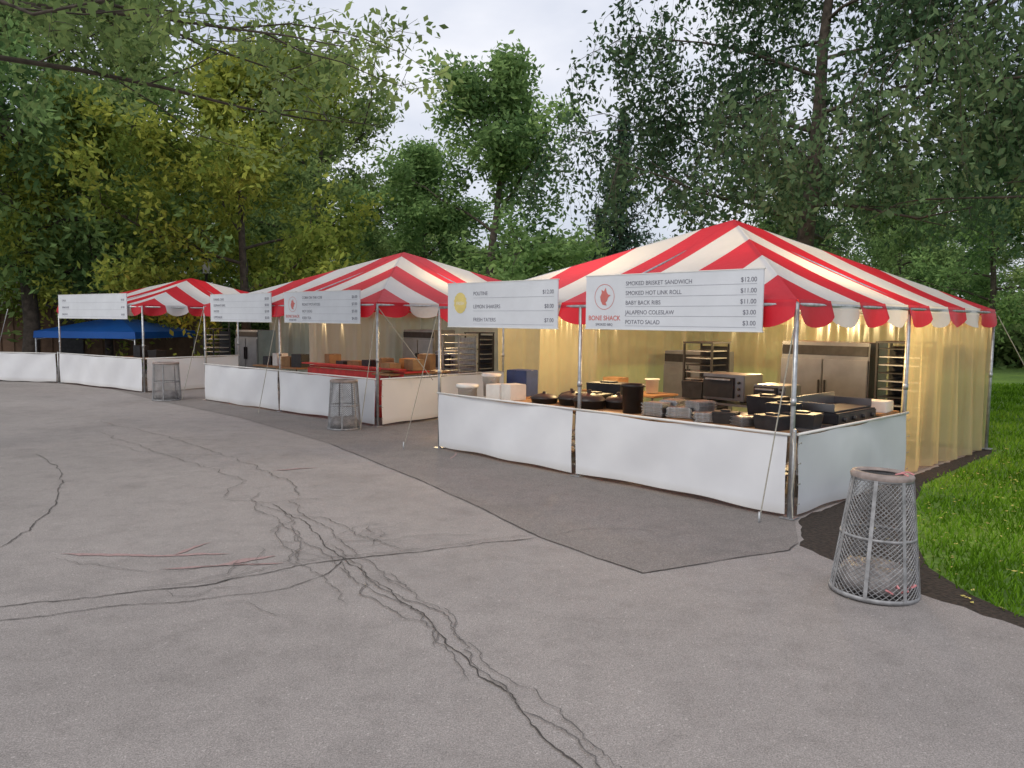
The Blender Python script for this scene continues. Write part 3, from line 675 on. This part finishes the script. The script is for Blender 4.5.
for x in (-1.2, -3.0, -4.75): table(T1, x, .75, 1.7, .65)
tz = .842
bucket(T1, -5.75, .35, .62, .17, .42); bucket(T1, -5.62, .75, tz, .15, .36); table(T1, -5.78, .42, .4, .45, .62)
carton(T1, -5.3, .62, tz, .30, .28, .22, M_WPLAST, .1, 'white_carton'); carton(T1, -5.0, .66, tz, .30, .3, .24, M_WPLAST, -.2, 'white_carton')
carton(T1, -5.35, 1.2, .85, .4, .35, .42, M_BLUE, .2, 'blue_crate'); table(T1, -5.3, 1.3, .8, .6, .85)
for x, y, r_, h_ in ((-4.35, .7, .21, .12), (-3.9, .85, .22, .15), (-3.45, .7, .23, .18), (-3.15, 1.0, .2, .16), (-4.1, 1.05, .2, .15)): pot(T1, x, y, tz, r_, h_)
tote(T1, -3.6, 1.0, tz, .46, .36, .16, M_BLACK, .1); tote(T1, -3.7, 1.45, .71, .6, .4, .42, M_DGREY, .2); table(T1, -3.8, 1.4, 1.4, .6, .7)
bin_(T1, -2.68, .72, tz, .16, .40)
for i, (x, y, n) in enumerate(((-2.25, .7, 8), (-1.95, .8, 6), (-1.5, .7, 5), (-.95, .75, 5), (-1.75, .95, 10), (-2.2, .98, 9))): trays(T1, x, y, tz, n, rz=i * .35)
tote(T1, -1.25, .75, tz, .3, .25, .12, M_BLACK, .3); tote(T1, -.6, .7, tz, .36, .28, .14, M_DGREY, -.2)
rack(T1, -4.0, 4.6, .62, .6, 1.62); rack(T1, -.75, 5.2, .7, .6, 1.7)
fridge(T1, -1.95, 5.3, 1.5); fridge(T1, -5.0, 5.9, 1.2, .7, 1.5)
table(T1, -2.5, 3.0, 1.8, .7, .86, M_STAIN); oven(T1, -2.5, 3.0, .87, .72, .55, .40); oven(T1, -1.75, 3.0, .87, .5, .5, .28, name='microwave_oven'); tote(T1, -3.15, 3.0, .87, .4, .3, .25, M_DGREY)
table(T1, -4.6, 3.1, 1.6, .7, .86, M_WOOD); carton(T1, -4.9, 3.1, .87, .35, .3, .22); bin_(T1, -4.1, 3.1, .87, .12, .25, M_WPLAST, 'white_bucket')
# flat-top griddle and dark food boxes along the right side
e = inst(T1, 'flat_top_griddle', -.45, 2.05, math.pi / 2)
box('body', (1.15, .58, .14), (0, 0, .93), M_DGREY, e, .015); box('cooking_plate', (1.09, .50, .02), (0, .02, 1.012), M_DGREY, e, .004)
box('rear_splash', (1.12, .025, .16), (0, .275, 1.09), M_STAIN, e, .004)
for sx in (-.5, .5):
    box('side_guard', (.02, .5, .10), (sx * 1.1, .02, 1.06), M_STAIN, e, .004)
    for sy in (-.22, .22): pole('leg', (sx, sy, 0), (sx, sy, .87), .022, M_DGREY, e)
box('under_shelf', (1.05, .48, .02), (0, 0, .35), M_STEEL, e, .004)
for i in range(4): lathe('knob', [(0, -.02), (.028, -.02), (.028, .02), (0, .02)], M_BLACK, e, (-.42 + i * .28, -.305, .92), 12).rotation_euler = (math.pi / 2, 0, 0)
table(T1, -.5, 1.15, .7, .6, .86, M_STAIN)
tote(T1, -.40, 1.05, .86, .4, .32, .14, M_BLACK, .1); tote(T1, -.72, 1.2, .86, .34, .3, .22, M_DGREY, -.1)
tote(T1, -1.15, 1.6, .86, .45, .35, .25, M_DGREY); table(T1, -1.3, 1.6, .8, .6, .86, M_STAIN); carton(T1, -.35, 3.1, .9, .35, .35, .14, M_WPLAST, .1, 'white_carton'); table(T1, -.5, 3.1, .7, .6, .9)
# tent 2 props
table(T2, -1.9, 1.2, 3.4, .7, 1.02, M_REDP, 0, 'red_counter')
ec = inst(T2, 'red_counter', -1.9, .82); box('front_panel', (3.4, .03, .95), (0, 0, .50), M_REDP, ec, .006); box('ledge', (3.5, .18, .03), (0, -.05, 1.07), M_REDP, ec, .006)
table(T2, -5.3, 1.3, 2.0, .7, .9)
rg = random.Random(8)
for i in range(7): carton(T2, -3.3 + i * .48, 1.3, 1.03, rg.uniform(.25, .4), .3, rg.uniform(.08, .24), [M_CARD, M_BLACK, M_CARD, M_DGREY][i % 4], rg.uniform(-.3, .3), 'supply_box')
for i in range(4): carton(T2, -6.0 + i * .45, 1.3, .9, rg.uniform(.25, .4), .3, rg.uniform(.15, .4), [M_DGREY, M_WPLAST, M_CARD, M_BLACK][i % 4], rg.uniform(-.3, .3), 'supply_box')
fridge(T2, -4.6, 5.5, 1.3, .8, 1.8); rack(T2, -2.6, 5.5); rack(T2, -.8, 3.0, mat=M_STEEL); oven(T2, -1.6, 3.6, .87); table(T2, -1.8, 3.6, 1.6, .7, .86, M_STAIN)
for i in range(3): carton(T2, -.7, .9 + i * .5, 1.0, .3, .3, .18 + .08 * i, [M_CARD, M_ORANGE, M_CARD][i], .2 * i, 'supply_box')
table(T2, -.6, 1.4, .6, 1.7, .98)
fridge(T3, -1.2, 4.5, 1.2, .7, 1.7); table(T3, -2.2, 1.3, 2.4, .7, .86); tote(T3, -1.6, 1.3, .87); carton(T3, -2.5, 1.3, .87, .4, .3, .35, M_DGREY)
rack(T3, -.5, 2.6, mat=M_DGREY)

# blue pop-up canopy
BC = empty('blue_popup_canopy', (-15.2, 30.2, 0), math.radians(-8))
w = 2.0; zt = 2.12; zeb = 1.55; V = [(0, 0, zt)]
for sx, sy in ((-1, -1), (1, -1), (1, 1), (-1, 1)): V.append((sx * w, sy * w, zeb))
for sx, sy in ((-1, -1), (1, -1), (1, 1), (-1, 1)): V.append((sx * w * 1.01, sy * w * 1.01, zeb - .24))
obj('canopy_top', pymesh('canopy_top', V, [(0, 1, 2), (0, 2, 3), (0, 3, 4), (0, 4, 1), (1, 5, 6, 2), (2, 6, 7, 3), (3, 7, 8, 4), (4, 8, 5, 1)], M_BLUEF), BC)
for sx in (-1, 1):
    for sy in (-1, 1):
        pole('leg', (sx * w * .98, sy * w * .98, 0), (sx * w * .98, sy * w * .98, zeb), .03, M_STEEL, BC)
        wire('scissor_truss', [(sx * w * .98, sy * w * .98, zeb - .3), (0, sy * w * .98, zeb - .02)], .015, M_STEEL, BC)
SLm = empty('street_lamp', (-11.9, 30.5, 0))
lathe('post', [(.14, 0), (.14, .3), (.07, .4), (.055, 3.7), (.09, 3.75), (.09, 3.8)], M_BLACK, SLm)
lathe('lantern_glass', [(.12, 3.8), (.19, 4.25)], M_WPLAST, SLm, seg=6)
lathe('lantern_roof', [(.26, 4.25), (.24, 4.32), (.08, 4.48), (.03, 4.5), (.03, 4.6), (0, 4.62)], M_BLACK, SLm, seg=8)

# ------------------------------------------------------------ trash barrels
M_RIM = simple('rim_brown', (.26, .21, .19), .6, 0, .3, 12); M_TAPE = simple('pink_tape', (.60, .24, .25), .5)
def barrel(x, y, rz=0, H=.93, rb=.325, rt=.225, lean=(0, 0)):
    e = empty('wire_mesh_trash_barrel', (x, y, 0), rz); e.rotation_euler = (lean[0], lean[1], rz)
    Nn = 40; M = 46; V = []; F = []
    for j in range(M + 1):
        t = j / M; r_ = rb + (rt - rb) * t
        for i in range(Nn):
            a = 2 * math.pi * (i + (.5 if j % 2 else 0)) / Nn; V.append((r_ * math.cos(a), r_ * math.sin(a), .02 + (H - .04) * t))
    for j in range(M - 1):
        for i in range(Nn):
            l = i; l2 = (i - 1) % Nn
            if j % 2: l = (i + 1) % Nn; l2 = i
            F.append((j * Nn + i, (j + 1) * Nn + l, (j + 2) * Nn + i, (j + 1) * Nn + l2))
    o = obj('expanded_mesh', pymesh('expanded_mesh', V, F, M_BARREL), e)
    m = o.modifiers.new('w', 'WIREFRAME'); m.thickness = .0085; m.use_even_offset = False
    for t in (0, .5, 1):
        r_ = rb + (rt - rb) * t; z = .02 + (H - .04) * t; hh = .016 if t != .5 else .010
        lathe('hoop', [(r_ + .004, z - hh), (r_ + .009, z - hh), (r_ + .009, z + hh), (r_ + .004, z + hh), (r_ - .004, z + hh), (r_ - .004, z - hh), (r_ + .004, z - hh)], M_BARREL, e)
    for k in range(7):
        a = 2 * math.pi * k / 7 + .2; c, s = math.cos(a), math.sin(a)
        V, F = [], []
        for t, r_ in ((0, rb), (1, rt)):
            for q in (-.014, .014):
                for dr in (.007, .011): V.append(((r_ + dr) * c - q * s, (r_ + dr) * s + q * c, .02 + (H - .04) * t))
        F = [(1, 3, 7, 5), (0, 4, 6, 2), (0, 1, 5, 4), (2, 6, 7, 3)]
        obj('vertical_strap', pymesh('vertical_strap', V, F, M_BARREL), e)
    V = []; F = []; sg = 30; rg = random.Random(int(x * 10)); pf = [(0, .05), (.26, .05), (.28, .14), (.24, .2), (.2, .23), (.1, .2), (0, .22)]
    for r_, z in pf:
        for k in range(sg):
            a = 2 * math.pi * k / sg; q = 1 + rg.uniform(-.07, .07); V.append((r_ * q * math.cos(a), r_ * q * math.sin(a), z + rg.uniform(-.02, .02) * (r_ > 0 and z > .1)))
    for i in range(len(pf) - 1):
        for k in range(sg): k2 = (k + 1) % sg; F.append((i * sg + k, i * sg + k2, (i + 1) * sg + k2, (i + 1) * sg + k))
    obj('bag_of_litter', pymesh('bag_of_litter', V, F, M_BAG, smooth=True), e)
    lathe('rim_collar', [(rt + .012, H - .02), (rt + .016, H), (rt + .004, H + .022), (rt * .8, H + .025), (rt * .78, H + .005)], M_RIM, e)
    return e
b = barrel(2.85, 5.97, .3, .93, .32, .215, lean=(0, math.radians(2)))
for k, (dx, dy) in enumerate(((0, -.18), (.1, -.13))):
    wire('pink_tape', [(dx - .05, dy, .965), (dx - .02, dy - .02, .975), (dx + .03, dy + .01, .97), (dx + .05, dy - .03, .955)], .006, M_TAPE, b)
for k in range(4):
    box('litter_scrap', (.06, .03, .012), (-.12 + k * .07, -.285, .10 + .03 * (k % 2)), M_TAPE, b, .002, (k, .5, k))
barrel(-3.2, 14.8, 1.0, .92, .31, .25); barrel(-8.76, 19.7, 2.0, .94, .34, .30)

# ------------------------------------------------------------ world, sun, camera
w = bpy.data.worlds.new('World'); sc.world = w; w.use_nodes = True; nt = w.node_tree
bgn = nt.nodes['Background']; sky = N(nt, 'ShaderNodeTexSky'); sky.sky_type = 'NISHITA'; sky.sun_disc = False
SE, SR = math.radians(48), math.radians(215)
sky.sun_elevation = SE; sky.sun_rotation = SR; sky.air_density = 1.2; sky.dust_density = 2.5
tc = N(nt, 'ShaderNodeTexCoord'); mp = N(nt, 'ShaderNodeMapping'); mp.inputs['Scale'].default_value = (1, 1, 2.2); nt.links.new(tc.outputs['Generated'], mp.inputs[0])
cn = N(nt, 'ShaderNodeTexNoise'); cn.inputs['Scale'].default_value = 2.2; cn.inputs['Detail'].default_value = 7; nt.links.new(mp.outputs[0], cn.inputs['Vector'])
cf = ramp(nt, cn.outputs['Fac'], [(0.30, .65), (0.62, 1.0)])
cc = ramp(nt, cn.outputs['Fac'], [(0.35, (6.4, 6.8, 8.0)), (0.7, (8.5, 8.6, 9.1))])
nt.links.new(mixc(nt, cf.outputs['Color'], sky.outputs[0], cc.outputs['Color']), bgn.inputs['Color']); bgn.inputs['Strength'].default_value = 0.115
sl = bpy.data.lights.new('sun', 'SUN'); sl.energy = 1.4; sl.angle = math.radians(25); sl.color = (1, .95, .87)
so = bpy.data.objects.new('sun', sl); COL.objects.link(so)
dv = Vector((math.sin(SR) * math.cos(SE), math.cos(SR) * math.cos(SE), math.sin(SE)))
so.rotation_euler = dv.to_track_quat('Z', 'Y').to_euler(); so.location = (0, 0, 30)
cam = bpy.data.cameras.new('camera'); cam.lens = 36 * 780 / 1024; cam.sensor_width = 36; cam.clip_end = 1500
co = bpy.data.objects.new('camera', cam); COL.objects.link(co); sc.camera = co
co.matrix_world = Matrix.Translation((0, 0, 2.1)) @ Matrix.Rotation(math.radians(90 - 4.69), 4, 'X') @ Matrix.Rotation(math.radians(.5), 4, 'Z')
